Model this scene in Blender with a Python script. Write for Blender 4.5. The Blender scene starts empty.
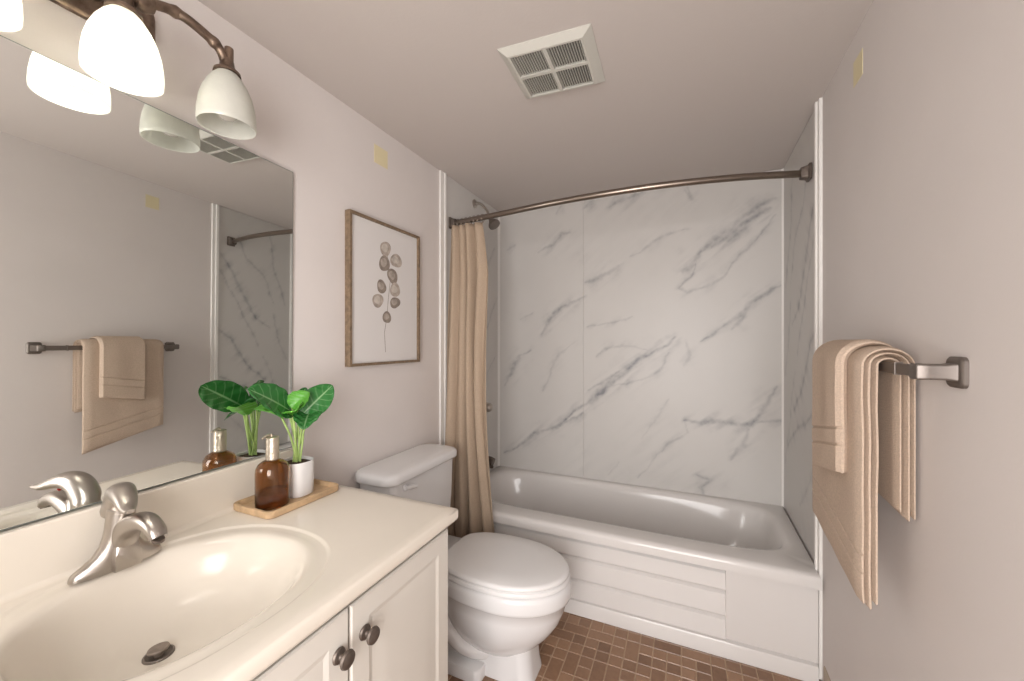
import bpy, math, random
import numpy as np
from mathutils import Vector, noise
random.seed(7)
C = bpy.context.scene
COL = C.collection
PI = math.pi
# ---------------------------------------------------------------- camera
cd = bpy.data.cameras.new('camera'); cam = bpy.data.objects.new('camera', cd); COL.objects.link(cam)
cd.sensor_width = 36; cd.lens = 388 / 1024 * 36; cd.shift_y = 0.0015; cd.clip_start = 0.02
cam.location = (0, 0, 1.4); cam.rotation_euler = (PI / 2, 0, 0.416)
C.camera = cam
# ---------------------------------------------------------------- exposure, world and lights
C.view_settings.view_transform = 'Standard'; C.view_settings.look = 'None'
C.view_settings.gamma = 1; C.view_settings.use_curve_mapping = False
C.view_settings.exposure = 0.2
w = bpy.data.worlds.new('world'); C.world = w; w.use_nodes = True
w.node_tree.nodes['Background'].inputs[0].default_value = (1, .97, .93, 1)
w.node_tree.nodes['Background'].inputs[1].default_value = 2.0

def area(name, loc, target, sx, sy, power, col):
    l = bpy.data.lights.new(name, 'AREA'); l.shape = 'RECTANGLE'; l.size = sx; l.size_y = sy
    l.energy = power; l.color = col
    o = bpy.data.objects.new(name, l); COL.objects.link(o); o.location = loc
    o.rotation_euler = (Vector(target) - Vector(loc)).to_track_quat('-Z', 'Y').to_euler()
    return o
# soft fill lamp added behind the viewer, shining in through the wall opening
area('fill_light', (0.0, -1.05, 1.35), (-0.25, 1.5, 1.2), 1.1, 1.9, 50, (1, .96, .95))

BULB = 46          # strength of the lit bulbs' glow
# ---------------------------------------------------------------- helpers
def mat(name, col, rough=.5, metal=0, spec=.5, bump=0, bscale=100, var=0, vscale=8, coat=0, trans=0, ior=1.45, distort=0, bdist=.002):
    m = bpy.data.materials.new(name); m.use_nodes = True; nt = m.node_tree
    b = nt.nodes['Principled BSDF']
    b.inputs['Base Color'].default_value = (*col, 1); b.inputs['Roughness'].default_value = rough
    b.inputs['Metallic'].default_value = metal; b.inputs['Specular IOR Level'].default_value = spec
    b.inputs['Coat Weight'].default_value = coat; b.inputs['Transmission Weight'].default_value = trans
    b.inputs['IOR'].default_value = ior
    tc = nt.nodes.new('ShaderNodeTexCoord')
    if var:
        n = nt.nodes.new('ShaderNodeTexNoise'); n.inputs['Scale'].default_value = vscale; n.inputs['Detail'].default_value = 5
        nt.links.new(tc.outputs['Object'], n.inputs['Vector'])
        r = nt.nodes.new('ShaderNodeMapRange'); r.inputs[1].default_value = .3; r.inputs[2].default_value = .7
        nt.links.new(n.outputs['Fac'], r.inputs[0])
        mx = nt.nodes.new('ShaderNodeMix'); mx.data_type = 'RGBA'
        mx.inputs[6].default_value = (*[max(0, c * (1 - var)) for c in col], 1)
        mx.inputs[7].default_value = (*[min(1, c * (1 + var)) for c in col], 1)
        nt.links.new(r.outputs[0], mx.inputs[0]); nt.links.new(mx.outputs[2], b.inputs['Base Color'])
    if bump:
        n = nt.nodes.new('ShaderNodeTexNoise'); n.inputs['Scale'].default_value = bscale; n.inputs['Detail'].default_value = 4
        nt.links.new(tc.outputs['Object'], n.inputs['Vector'])
        bp = nt.nodes.new('ShaderNodeBump'); bp.inputs['Strength'].default_value = bump; bp.inputs['Distance'].default_value = bdist
        nt.links.new(n.outputs['Fac'], bp.inputs['Height']); nt.links.new(bp.outputs[0], b.inputs['Normal'])
    return m

def tag(o, label=None, cat=None, group=None, kind=None):
    if label: o['label'] = label
    if cat: o['category'] = cat
    if group: o['group'] = group
    if kind: o['kind'] = kind
    return o

def empty(name, loc, label, cat, group=None):
    o = bpy.data.objects.new(name, None); COL.objects.link(o); o.location = loc; o.empty_display_size = .05
    return tag(o, label, cat, group)

def worldloc(o):
    v = Vector((0, 0, 0))
    while o: v = v + o.location; o = o.parent
    return v

class M:
    """collects shapes in world coordinates, then links them as one mesh object"""
    def __init__(s): s.v = []; s.f = []; s.m = []
    def add(s, vs, fs, mi=0):
        n = len(s.v); s.v += [tuple(p) for p in vs]; s.f += [tuple(i + n for i in f) for f in fs]; s.m += [mi] * len(fs)
    def box(s, x0, x1, y0, y1, z0, z1, mi=0):
        s.add([(x0,y0,z0),(x1,y0,z0),(x1,y1,z0),(x0,y1,z0),(x0,y0,z1),(x1,y0,z1),(x1,y1,z1),(x0,y1,z1)],
              [(0,3,2,1),(4,5,6,7),(0,1,5,4),(1,2,6,5),(2,3,7,6),(3,0,4,7)], mi)
    def loops(s, L, cap0=True, cap1=True, close=True, mi=0):
        n = len(L[0]); vs = [p for l in L for p in l]; fs = []
        for i in range(len(L) - 1):
            for j in range(n if close else n - 1):
                k = (j + 1) % n
                fs.append((i*n+j, i*n+k, (i+1)*n+k, (i+1)*n+j))
        if cap0: fs.append(tuple(range(n))[::-1])
        if cap1: fs.append(tuple((len(L)-1)*n + j for j in range(n)))
        s.add(vs, fs, mi)
    def lathe(s, prof, c, axis=(0,0,1), n=40, mi=0, cap0=True, cap1=True):
        a = Vector(axis).normalized(); q = Vector((0,0,1)).rotation_difference(a); c = Vector(c)
        s.loops([[c + q @ Vector((r*math.cos(2*PI*j/n), r*math.sin(2*PI*j/n), z)) for j in range(n)] for r, z in prof], cap0, cap1, mi=mi)
    def sweep(s, pts, ra, rb=None, up=(0,0,1), n=20, mi=0, sq=2.0, cap=True):
        pts = [Vector(p) for p in pts]; N = len(pts)
        if not hasattr(ra, '__len__'): ra = [ra] * N
        if rb is None: rb = ra
        if not hasattr(rb, '__len__'): rb = [rb] * N
        L = []; up = Vector(up)
        for i, p in enumerate(pts):
            t = (pts[min(i+1, N-1)] - pts[max(i-1, 0)]).normalized()
            sd = t.cross(up)
            if sd.length < 1e-4: sd = t.cross(Vector((1, 0, .01)))
            sd.normalize(); u2 = sd.cross(t).normalized()
            l = []
            for j in range(n):
                a = 2*PI*j/n; ca, sa = math.cos(a), math.sin(a)
                ca = math.copysign(abs(ca)**(2/sq), ca); sa = math.copysign(abs(sa)**(2/sq), sa)
                l.append(p + sd*ra[i]*ca + u2*rb[i]*sa)
            L.append(l)
        s.loops(L, cap, cap, mi=mi)
    def build(s, name, mats, parent=None, smooth=True, bevel=0, seg=3, subsurf=0, origin=None, sharp=40):
        if not isinstance(mats, (list, tuple)): mats = [mats]
        if parent is not None: org = worldloc(parent)
        elif origin is not None: org = Vector(origin)
        else:
            a = np.array(s.v); org = Vector(((a[:,0].min()+a[:,0].max())/2, (a[:,1].min()+a[:,1].max())/2, a[:,2].min()))
        me = bpy.data.meshes.new(name)
        me.from_pydata([(p[0]-org[0], p[1]-org[1], p[2]-org[2]) for p in s.v], [], s.f)
        for m in mats: me.materials.append(m)
        for p, mi in zip(me.polygons, s.m): p.material_index = mi; p.use_smooth = smooth
        me.validate(); me.update()
        import bmesh
        bm = bmesh.new(); bm.from_mesh(me); bmesh.ops.recalc_face_normals(bm, faces=bm.faces); bm.to_mesh(me); bm.free()
        o = bpy.data.objects.new(name, me); COL.objects.link(o)
        if parent is not None: o.parent = parent
        else: o.location = org
        if bevel:
            b = o.modifiers.new('bevel', 'BEVEL'); b.width = bevel; b.segments = seg; b.limit_method = 'ANGLE'; b.angle_limit = math.radians(35)
        if subsurf:
            b = o.modifiers.new('sub', 'SUBSURF'); b.levels = b.render_levels = subsurf
        if smooth:
            try: me.set_sharp_from_angle(angle=math.radians(sharp))
            except Exception: pass
            if bevel:
                wn = o.modifiers.new('wn', 'WEIGHTED_NORMAL'); wn.keep_sharp = True
        return o

def copy_tree(o, parent=None, loc=None):
    c = o.copy(); COL.objects.link(c); c.parent = parent
    if loc is not None: c.location = loc
    for ch in [x for x in COL.objects if x.parent == o]: copy_tree(ch, c)
    return c

def struct(o): return tag(o, kind='structure')
def lerp(a, b, t): return a + (b - a) * t
def catmull(P, n=8):
    P = [Vector(p) for p in P]; P = [2*P[0]-P[1]] + P + [2*P[-1]-P[-2]]; out = []
    for i in range(1, len(P)-2):
        for k in range(n):
            t = k/n; a, b, c, d = P[i-1], P[i], P[i+1], P[i+2]
            out.append(.5*((2*b) + (c-a)*t + (2*a-5*b+4*c-d)*t*t + (3*b-a-3*c+d)*t**3))
    out.append(P[-2]); return out
def rrect(x0, x1, y0, y1, r, z, k=6):
    out = []
    for cx, cy, a0 in ((x1-r, y1-r, 0), (x0+r, y1-r, 90), (x0+r, y0+r, 180), (x1-r, y0+r, 270)):
        for i in range(k+1):
            a = math.radians(a0 + 90*i/k); out.append((cx + r*math.cos(a), cy + r*math.sin(a), z))
    return out
def sell(cx, cy, a, b, z, e=2.0, n=96):
    out = []
    for j in range(n):
        t = 2*PI*j/n; c, s_ = math.cos(t), math.sin(t)
        out.append((cx + a*math.copysign(abs(c)**(2/e), c), cy + b*math.copysign(abs(s_)**(2/e), s_), z))
    return out
def rectproj(cx, cy, x0, x1, y0, y1, z, n=96):
    """points on a rectangle seen in the same directions as an ellipse's, corners kept"""
    out = []
    for j in range(n):
        t = 2*PI*j/n; c, s_ = math.cos(t), math.sin(t)
        hx = (x1-cx) if c > 0 else (cx-x0); hy = (y1-cy) if s_ > 0 else (cy-y0)
        k = 1/max(abs(c), abs(s_))
        out.append((cx + c*k*hx, cy + s_*k*hy, z))
    return out

# ---------------------------------------------------------------- materials
m_wall = mat('wall_paint', (.70, .655, .632), .6, bump=.15, bscale=60, var=.02, vscale=3, spec=.25)
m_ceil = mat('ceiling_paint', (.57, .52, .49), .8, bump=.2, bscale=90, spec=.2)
m_trim = mat('white_trim', (.82, .80, .77), .35)
m_tub = mat('tub_enamel', (.69, .665, .645), .12, spec=.5)
m_porc = mat('porcelain', (.74, .735, .735), .08, spec=.6)
m_seat = mat('seat_plastic', (.75, .74, .735), .25)
m_counter = mat('cultured_marble', (.75, .695, .61), .16, spec=.5, var=.01, vscale=5)
m_cab = mat('cabinet_paint', (.66, .63, .575), .35, bump=.05, bscale=40)
m_nickel = mat('brushed_nickel', (.48, .44, .40), .33, metal=1, bump=.05, bscale=300, bdist=.0005)
m_barmet = mat('satin_nickel_bar', (.25, .22, .20), .5, metal=1)
m_stopper = mat('worn_stopper', (.30, .25, .21), .55, metal=.5, var=.15, vscale=80)
m_dark = mat('dark_pewter', (.17, .14, .12), .5, metal=.8, var=.25, vscale=60)
m_rod = mat('bronze_rod', (.27, .225, .19), .3, metal=1)
m_bronze = mat('aged_bronze', (.20, .145, .11), .42, metal=.85, var=.4, vscale=45, bump=.6, bscale=70, bdist=.003)
m_towel = mat('towel_terry', (.60, .475, .375), .95, bump=1.0, bscale=420, var=.10, vscale=220, spec=.1, bdist=.004)
m_curtain = mat('curtain_linen', (.43, .335, .25), .85, bump=.25, bscale=500, var=.05, vscale=150, spec=.15)
m_wood = mat('tray_wood', (.52, .36, .21), .5, var=.2, vscale=30)
m_oak = mat('oak_frame', (.20, .14, .088), .5, var=.3, vscale=60)
m_paper = mat('paper', (.70, .675, .66), .8)
m_leafink = [mat('ink_a', (.40, .345, .30), .8, var=.3, vscale=40), mat('ink_b', (.27, .225, .19), .8, var=.25, vscale=40), mat('ink_c', (.52, .47, .42), .8, var=.2, vscale=40)]
m_pot = mat('white_ceramic', (.78, .77, .76), .4)
m_soil = mat('soil', (.07, .045, .03), .95, bump=1, bscale=150, bdist=.01)
m_stem = mat('stem_green', (.36, .50, .16), .45)
m_vent = mat('vent_plastic', (.56, .55, .50), .45)
m_ventdark = mat('vent_inside', (.10, .09, .08), .9)
m_patch = mat('yellowed_vinyl', (.74, .66, .43), .5)
m_rubber = mat('dark_gap', (.08, .07, .06), .8)
m_red = mat('red_dot', (.6, .03, .02), .4)
m_foil = mat('silver_foil', (.62, .55, .45), .3, metal=.8, bump=.8, bscale=90, bdist=.003)
m_vinylbase = mat('tan_cove_base', (.42, .34, .26), .5)
m_mirror = mat('mirror_silver', (.87, .89, .87), .01, metal=1)
m_mirror_edge = mat('mirror_edge', (.20, .23, .21), .3)
def glass(name, col, rough=.03):
    m = mat(name, col, rough, trans=1, ior=1.5); return m
m_amber = glass('amber_glass', (.60, .37, .18), .02)
m_liquid = mat('amber_soap', (.55, .27, .10), .1, trans=.8, ior=1.36)
def shade_mat(name, c):
    m = bpy.data.materials.new(name); m.use_nodes = True; nt = m.node_tree; nt.nodes.remove(nt.nodes['Principled BSDF'])
    out = nt.nodes['Material Output']
    d = nt.nodes.new('ShaderNodeBsdfDiffuse'); t = nt.nodes.new('ShaderNodeBsdfTranslucent'); g_ = nt.nodes.new('ShaderNodeBsdfGlossy')
    g_.inputs[1].default_value = .25
    n = nt.nodes.new('ShaderNodeTexNoise'); n.inputs['Scale'].default_value = 18; n.inputs['Detail'].default_value = 6; n.inputs['Distortion'].default_value = 1.5
    tc = nt.nodes.new('ShaderNodeTexCoord'); nt.links.new(tc.outputs['Object'], n.inputs['Vector'])
    cr = nt.nodes.new('ShaderNodeMix'); cr.data_type = 'RGBA'
    cr.inputs[6].default_value = (*[x*.86 for x in c], 1); cr.inputs[7].default_value = (*c, 1)
    nt.links.new(n.outputs['Fac'], cr.inputs[0])
    nt.links.new(cr.outputs[2], d.inputs[0]); nt.links.new(cr.outputs[2], t.inputs[0])
    a = nt.nodes.new('ShaderNodeMixShader'); a.inputs[0].default_value = .45
    nt.links.new(d.outputs[0], a.inputs[1]); nt.links.new(t.outputs[0], a.inputs[2])
    b = nt.nodes.new('ShaderNodeMixShader'); b.inputs[0].default_value = .05
    nt.links.new(a.outputs[0], b.inputs[1]); nt.links.new(g_.outputs[0], b.inputs[2]); nt.links.new(b.outputs[0], out.inputs[0])
    return m
m_shade = shade_mat('alabaster_glass', (.86, .86, .80))
def leaf_mat():
    m = mat('leaf_green', (.03, .16, .035), .24, spec=.5); nt = m.node_tree; b = nt.nodes['Principled BSDF']
    at = nt.nodes.new('ShaderNodeAttribute'); at.attribute_name = 'vein'
    mx = nt.nodes.new('ShaderNodeMix'); mx.data_type = 'RGBA'
    mx.inputs[6].default_value = (.025, .15, .03, 1); mx.inputs[7].default_value = (.24, .42, .20, 1)
    nt.links.new(at.outputs['Fac'], mx.inputs[0]); nt.links.new(mx.outputs[2], b.inputs['Base Color'])
    b.inputs['Transmission Weight'].default_value = 0
    return m
m_leaf = leaf_mat()
m_leaf2 = mat('leaf_young_green', (.10, .34, .04), .35, var=.3, vscale=12)
def marble_mat():
    m = mat('marble_panel', (.80, .785, .76), .38, spec=.5); nt = m.node_tree; b = nt.nodes['Principled BSDF']
    at = nt.nodes.new('ShaderNodeAttribute'); at.attribute_name = 'vein'
    tc = nt.nodes.new('ShaderNodeTexCoord')
    n = nt.nodes.new('ShaderNodeTexNoise'); n.inputs['Scale'].default_value = 26; n.inputs['Detail'].default_value = 8
    nt.links.new(tc.outputs['Object'], n.inputs['Vector'])
    r = nt.nodes.new('ShaderNodeMapRange'); r.inputs[1].default_value = .3; r.inputs[2].default_value = .65; r.inputs[3].default_value = .45; r.inputs[4].default_value = 1.1
    nt.links.new(n.outputs['Fac'], r.inputs[0])
    mu = nt.nodes.new('ShaderNodeMath'); mu.operation = 'MULTIPLY'; nt.links.new(at.outputs['Fac'], mu.inputs[0]); nt.links.new(r.outputs[0], mu.inputs[1])
    n2 = nt.nodes.new('ShaderNodeTexNoise'); n2.inputs['Scale'].default_value = 3; nt.links.new(tc.outputs['Object'], n2.inputs['Vector'])
    base = nt.nodes.new('ShaderNodeMix'); base.data_type = 'RGBA'
    base.inputs[6].default_value = (.585, .565, .54, 1); base.inputs[7].default_value = (.63, .61, .585, 1); nt.links.new(n2.outputs['Fac'], base.inputs[0])
    mx = nt.nodes.new('ShaderNodeMix'); mx.data_type = 'RGBA'; mx.clamp_factor = True
    nt.links.new(mu.outputs[0], mx.inputs[0]); nt.links.new(base.outputs[2], mx.inputs[6])
    mx.inputs[7].default_value = (.24, .24, .255, 1)
    nt.links.new(mx.outputs[2], b.inputs['Base Color'])
    return m
m_marble = marble_mat()
# ================================================================ SETTING
XL, YB, YF, ZC = -1.30, 2.68, -0.70, 2.40
def xr(y): return .51 + .02 * (y - 1.5)     # the right wall runs a touch out of square
def wall_quad(name, pts, thick, m):
    a = M(); n = Vector(thick); p = [Vector(q) for q in pts]
    a.add(p + [q + n for q in p], [(0,1,2,3),(7,6,5,4),(0,4,5,1),(1,5,6,2),(2,6,7,3),(3,7,4,0)])
    return struct(a.build(name, m, smooth=False))
wall_quad('wall_left', [(XL,YF,0),(XL,YB,0),(XL,YB,ZC),(XL,YF,ZC)], (-.1,0,0), m_wall)
wall_quad('wall_right', [(xr(YF),YF,0),(xr(YB),YB,0),(xr(YB),YB,ZC),(xr(YF),YF,ZC)], (.1,0,0), m_wall)
wall_quad('wall_back', [(XL-.1,YB,0),(xr(YB)+.1,YB,0),(xr(YB)+.1,YB,ZC),(XL-.1,YB,ZC)], (0,.1,0), m_wall)
a = M()                                      # the wall behind the viewer, with an opening added to let fill light in
for x0, x1, z0, z1 in ((XL-.1,-.62,0,ZC), (.44,.62,0,ZC), (-.62,.44,2.1,ZC)): a.box(x0,x1,YF-.1,YF,z0,z1)
struct(a.build('wall_front', m_wall, smooth=False))
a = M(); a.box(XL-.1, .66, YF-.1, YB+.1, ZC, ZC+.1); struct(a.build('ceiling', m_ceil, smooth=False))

# floor: small mosaic tiles of mixed sizes over a pale grout bed
def tile_mat():
    m = mat('mosaic_tile', (.28, .15, .09), .28, bump=.1, bscale=60); nt = m.node_tree; b = nt.nodes['Principled BSDF']
    at = nt.nodes.new('ShaderNodeAttribute'); at.attribute_name = 'tone'
    n = nt.nodes.new('ShaderNodeTexNoise'); n.inputs['Scale'].default_value = 45; n.inputs['Detail'].default_value = 5
    tc = nt.nodes.new('ShaderNodeTexCoord'); nt.links.new(tc.outputs['Object'], n.inputs['Vector'])
    ad = nt.nodes.new('ShaderNodeMath'); ad.operation = 'MULTIPLY_ADD'; ad.inputs[1].default_value = .6
    nt.links.new(n.outputs['Fac'], ad.inputs[0]); nt.links.new(at.outputs['Fac'], ad.inputs[2])
    mx = nt.nodes.new('ShaderNodeMix'); mx.data_type = 'RGBA'; mx.inputs[6].default_value = (.185, .10, .058, 1); mx.inputs[7].default_value = (.35, .21, .13, 1)
    nt.links.new(ad.outputs[0], mx.inputs[0]); nt.links.new(mx.outputs[2], b.inputs['Base Color']); return m
m_tile = tile_mat(); m_grout = mat('grout', (.46, .33, .23), .8)
def floor():
    a = M(); a.box(XL-.05, .58, YF-.1, YB, -.08, 0, 1); tones = [0]*6
    U = .0587; nx, ny = int(1.9/U)+1, int(2.75/U)+1; used = set(); rnd = random.Random(3)
    pats = [(1,1),(1,1),(1,1),(1,1),(1,1),(1,2),(2,1)]
    for j in range(ny):
        for i in range(nx):
            if (i, j) in used: continue
            # sheets of 6x6 units with long joints between them, like the photo's mesh-backed sheets
            w_, h_ = rnd.choice(pats)
            if (i % 6) + w_ > 6: w_ = 1
            if (j % 6) + h_ > 6: h_ = 1
            if any((i+p, j+q) in used for p in range(w_) for q in range(h_)): w_ = h_ = 1
            for p in range(w_):
                for q in range(h_): used.add((i+p, j+q))
            x0 = XL + i*U + .0022; x1 = XL + (i+w_)*U - .0022; y0 = YF + j*U + .0022; y1 = YF + (j+h_)*U - .0022
            x1 = min(x1, .55)
            if x0 > .52 or y0 > 2.0: continue
            e = .0016; z = .0025
            a.add([(x0,y0,0),(x1,y0,0),(x1,y1,0),(x0,y1,0),(x0+e,y0+e,z),(x1-e,y0+e,z),(x1-e,y1-e,z),(x0+e,y1-e,z)],
                  [(4,5,6,7),(0,1,5,4),(1,2,6,5),(2,3,7,6),(3,0,4,7)], 0)
            t = rnd.random()*.8-.1; tones += [t]*5
    o = a.build('floor', [m_tile, m_grout], smooth=False, origin=(0,0,0))
    at = o.data.attributes.new('tone', 'FLOAT', 'FACE')
    if len(at.data) == len(tones): at.data.foreach_set('value', tones)
    return struct(o)
floor()

# marble-look panels of the tub surround, veins drawn into a fine grid
VEINS=[
  ([(0.482, 2.228), (0.391, 2.188), (0.321, 2.143), (0.25, 2.07), (0.176, 2.008), (0.101, 1.959), (0.05, 1.893), (-0.016, 1.841)], 0.0283, 0.75),
  ([(0.471, 2.177), (0.414, 2.158), (0.31, 2.09), (0.201, 2.006), (0.164, 1.981)], 0.0283, 1.0),
  ([(0.493, 2.134), (0.414, 2.037), (0.345, 1.95), (0.262, 1.862), (0.201, 1.783), (0.126, 1.746), (0.024, 1.709), (-0.016, 1.74), (0.037, 1.808), (0.075, 1.905)], 0.0126, 0.6),
  ([(0.024, 2.11), (-0.083, 2.093), (-0.179, 2.06), (-0.264, 1.994), (-0.321, 1.969)], 0.0126, 0.45),
  ([(-0.395, 1.914), (-0.456, 1.872), (-0.548, 1.832), (-0.627, 1.812)], 0.022, 0.6),
  ([(0.537, 1.74), (0.46, 1.7), (0.368, 1.637), (0.321, 1.584), (0.25, 1.518), (0.176, 1.449), (0.101, 1.399)], 0.0157, 0.7),
  ([(0.345, 1.597), (0.298, 1.531), (0.269, 1.471)], 0.0157, 0.6),
  ([(-0.611, 1.513), (-0.456, 1.532), (-0.307, 1.559)], 0.0094, 0.5),
  ([(-0.056, 1.437), (-0.096, 1.379), (-0.179, 1.334), (-0.249, 1.303), (-0.336, 1.226), (-0.425, 1.131), (-0.517, 1.049), (-0.611, 0.981), (-0.808, 0.806)], 0.022, 1.0),
  ([(-0.207, 1.349), (-0.307, 1.363), (-0.425, 1.368), (-0.548, 1.314)], 0.0126, 0.5),
  ([(-0.083, 1.335), (-0.124, 1.246), (-0.207, 1.17), (-0.336, 1.12), (-0.456, 1.099)], 0.0126, 0.5),
  ([(-0.395, 1.209), (-0.471, 1.145), (-0.611, 1.06)], 0.0157, 0.7),
  ([(-0.003, 0.904), (0.101, 0.898), (0.201, 0.915), (0.298, 0.901), (0.368, 0.907), (0.414, 0.992), (0.471, 1.089), (0.504, 1.143)], 0.022, 0.8),
  ([(0.368, 0.921), (0.46, 0.937), (0.544, 0.949)], 0.0126, 0.6),
  ([(0.357, 0.879), (0.321, 0.794), (0.262, 0.692)], 0.0188, 0.6),
  ([(-0.003, 0.91), (0.024, 0.835), (-0.083, 0.752), (-0.193, 0.621), (-0.278, 0.49)], 0.0094, 0.4),
  ([(0.024, 2.368), (0.055, 2.292), (0.01, 2.356)], 0.0157, 0.6),
  ([(-0.249, 2.382), (-0.366, 2.354), (-0.456, 2.321)], 0.022, 0.6),
  ([(-0.564, 2.383), (-0.643, 2.331)], 0.0188, 0.5),
  ([(-0.083, 1.029), (-0.151, 0.921), (-0.249, 0.764)], 0.0094, 0.35),
  ([(-0.643, 1.711), (-0.741, 1.657), (-0.808, 1.637)], 0.0188, 0.6),
  ([(-0.395, 0.596), (-0.471, 0.494)], 0.0094, 0.35),
  ([(0.01, 1.393), (0.037, 1.308), (0.01, 1.25)], 0.0188, 0.4),
  ([(0.075, 0.57), (0.151, 0.546), (0.101, 0.488), (0.126, 0.436)], 0.022, 0.7),
  ([(-0.728, 2.178), (-0.792, 2.173), (-0.858, 2.092), (-0.959, 2.053)], 0.0188, 0.6),
  ([(-1.152, 2.121), (-1.225, 2.088)], 0.0157, 0.5),
  ([(-0.633, 1.716), (-0.728, 1.674), (-0.841, 1.615), (-0.908, 1.521), (-0.952, 1.457)], 0.0188, 0.8),
  ([(-1.028, 1.344), (-1.116, 1.294), (-1.188, 1.159), (-1.243, 1.074)], 0.022, 0.7),
  ([(-0.696, 1.409), (-0.792, 1.314), (-0.875, 1.202), (-0.932, 1.04)], 0.0157, 0.4),
  ([(-0.633, 0.901), (-0.728, 0.847), (-0.858, 0.789), (-0.993, 0.729), (-1.116, 0.635), (-1.243, 0.554)], 0.0188, 0.8),
  ([(-0.365, 1.379), (-0.482, 1.348), (-0.557, 1.302)], 0.0126, 0.5),
  ([(-0.792, 2.368), (-0.841, 2.312)], 0.0157, 0.5),
  ([(-1.011, 1.62), (-1.116, 1.557)], 0.0126, 0.4),
]
RV = [([(2.0,2.06),(2.12,1.93),(2.24,1.70),(2.33,1.56),(2.45,1.50)],.016,.8), ([(2.02,1.92),(2.2,1.62),(2.36,1.33)],.010,.6),
      ([(2.16,2.2),(2.24,2.05),(2.4,1.92),(2.5,1.7)],.012,.6), ([(1.98,1.5),(2.12,1.38),(2.25,1.18),(2.42,1.05)],.018,.8),
      ([(2.0,1.12),(2.2,1.02),(2.35,.98),(2.6,.8)],.014,.8), ([(2.45,2.3),(2.5,2.0),(2.62,1.7)],.012,.6), ([(2.4,1.25),(2.52,.95),(2.64,.7)],.010,.5),
      ([(2.06,.86),(2.2,.7),(2.3,.6)],.010,.5), ([(2.5,1.6),(2.56,1.35),(2.65,1.2)],.012,.6)]
LV = [([(2.0,1.5),(2.2,1.7),(2.35,1.78),(2.6,2.1)],.012,.6), ([(2.35,1.0),(2.5,1.2),(2.62,1.28)],.010,.6), ([(2.4,1.9),(2.5,2.02)],.01,.5), ([(2.3,1.4),(2.5,1.52),(2.66,1.75)],.008,.5)]
def veinfield(A, B, veins):
    """A, B: grids of plane coordinates in metres; returns the vein strength at each"""
    def fbm(a_, b_, seed, f0, oct_=4):
        out = np.zeros_like(a_); rs = np.random.RandomState(seed)
        for o_ in range(oct_):
            for k in range(5):
                th = rs.rand()*2*PI; f = f0*2**o_*(.7+.6*rs.rand()); out += np.sin((a_*math.cos(th)+b_*math.sin(th))*f + rs.rand()*6.28)/2**o_/5
        return out
    a2 = A + .012*fbm(A, B, 1, 22) + .004*fbm(A, B, 5, 90); b2 = B + .012*fbm(A, B, 2, 22) + .004*fbm(A, B, 6, 90)
    F = np.zeros_like(A); wob = fbm(A, B, 3, 30)
    al, ac = (A*.77+B*.64), (A*.64-B*.77)      # along and across the general run of the veining
    streak = np.clip(.55 + 1.6*fbm(al*.35, ac*2.2, 13, 45), 0, 1.6)
    for pts, wd, st in veins:
        P = np.array(pts); d = np.full(A.shape, 9.); tt = np.zeros(A.shape); n = len(P)-1
        for i in range(n):
            p, q = P[i], P[i+1]; e = q-p; L2 = (e@e)+1e-9
            t = np.clip(((a2-p[0])*e[0]+(b2-p[1])*e[1])/L2, 0, 1)
            dd = np.hypot(a2-p[0]-t*e[0], b2-p[1]-t*e[1]); m_ = dd < d
            d = np.where(m_, dd, d); tt = np.where(m_, (i+t)/n, tt)
        wl = 1.35*wd*(.35+.65*np.sin(np.clip(tt,0,1)*PI)**.6)*(1+.5*wob)
        wl = np.maximum(wl, .0025)
        core = np.exp(-(d/(wl*.5))**2)*st*.62; halo = np.exp(-(d/(wl*2.2))**2)*st*.34*streak
        F = np.maximum(F, core + halo)
    F += .10*np.clip(fbm(A, B, 9, 5)-.1, 0, 1)*streak
    return np.clip(F, 0, 1)
def marble_panel(name, fpos, a0, a1, b0, b1, veins, thick, step=.006):
    na, nb = int((a1-a0)/step)+1, int((b1-b0)/step)+1
    a_ = np.linspace(a0, a1, na); b_ = np.linspace(b0, b1, nb); A, B = np.meshgrid(a_, b_)
    mm = M(); vs = [fpos(x, z) for z in b_ for x in a_]
    fs = [(j*na+i, j*na+i+1, (j+1)*na+i+1, (j+1)*na+i) for j in range(nb-1) for i in range(na-1)]
    mm.v = [tuple(v) for v in vs]; mm.f = fs; mm.m = [0]*len(fs)
    # rim back to the wall so that the panel has its real thickness
    n0 = len(mm.v); t = Vector(thick)
    ring = [i for i in range(na)] + [j*na+na-1 for j in range(1, nb)] + [(nb-1)*na+i for i in range(na-2,-1,-1)] + [j*na for j in range(nb-2,0,-1)]
    mm.v += [tuple(Vector(mm.v[r]) + t) for r in ring]; R = len(ring)
    for k in range(R): mm.f.append((ring[k], ring[(k+1)%R], n0+(k+1)%R, n0+k)); mm.m.append(0)
    o = mm.build(name, m_marble)
    F = veinfield(A, B, veins).ravel().tolist() + [0]*R
    at = o.data.attributes.new('vein', 'FLOAT', 'POINT'); at.data.foreach_set('value', F)
    return o
ZT = .4555                                       # the tub's deck
T = .006
o = marble_panel('wall_panel', lambda x, z: (x, YB-T, z), -.635+.0015, xr(YB)-.003, ZT, ZC-.002, VEINS, (0, T, 0)); o.name = 'trim_1'; struct(o)
o = marble_panel('wall_panel', lambda x, z: (x, YB-T, z), XL+.003, -.635-.0015, ZT, ZC-.002, VEINS, (0, T, 0)); o.name = 'trim_2'; struct(o)
o = marble_panel('wall_panel', lambda y, z: (xr(y)-T, y, z), 2.0, YB-T-.001, ZT, ZC-.002, RV, (T, 0, 0), .01); o.name = 'trim_3'; struct(o)
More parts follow.
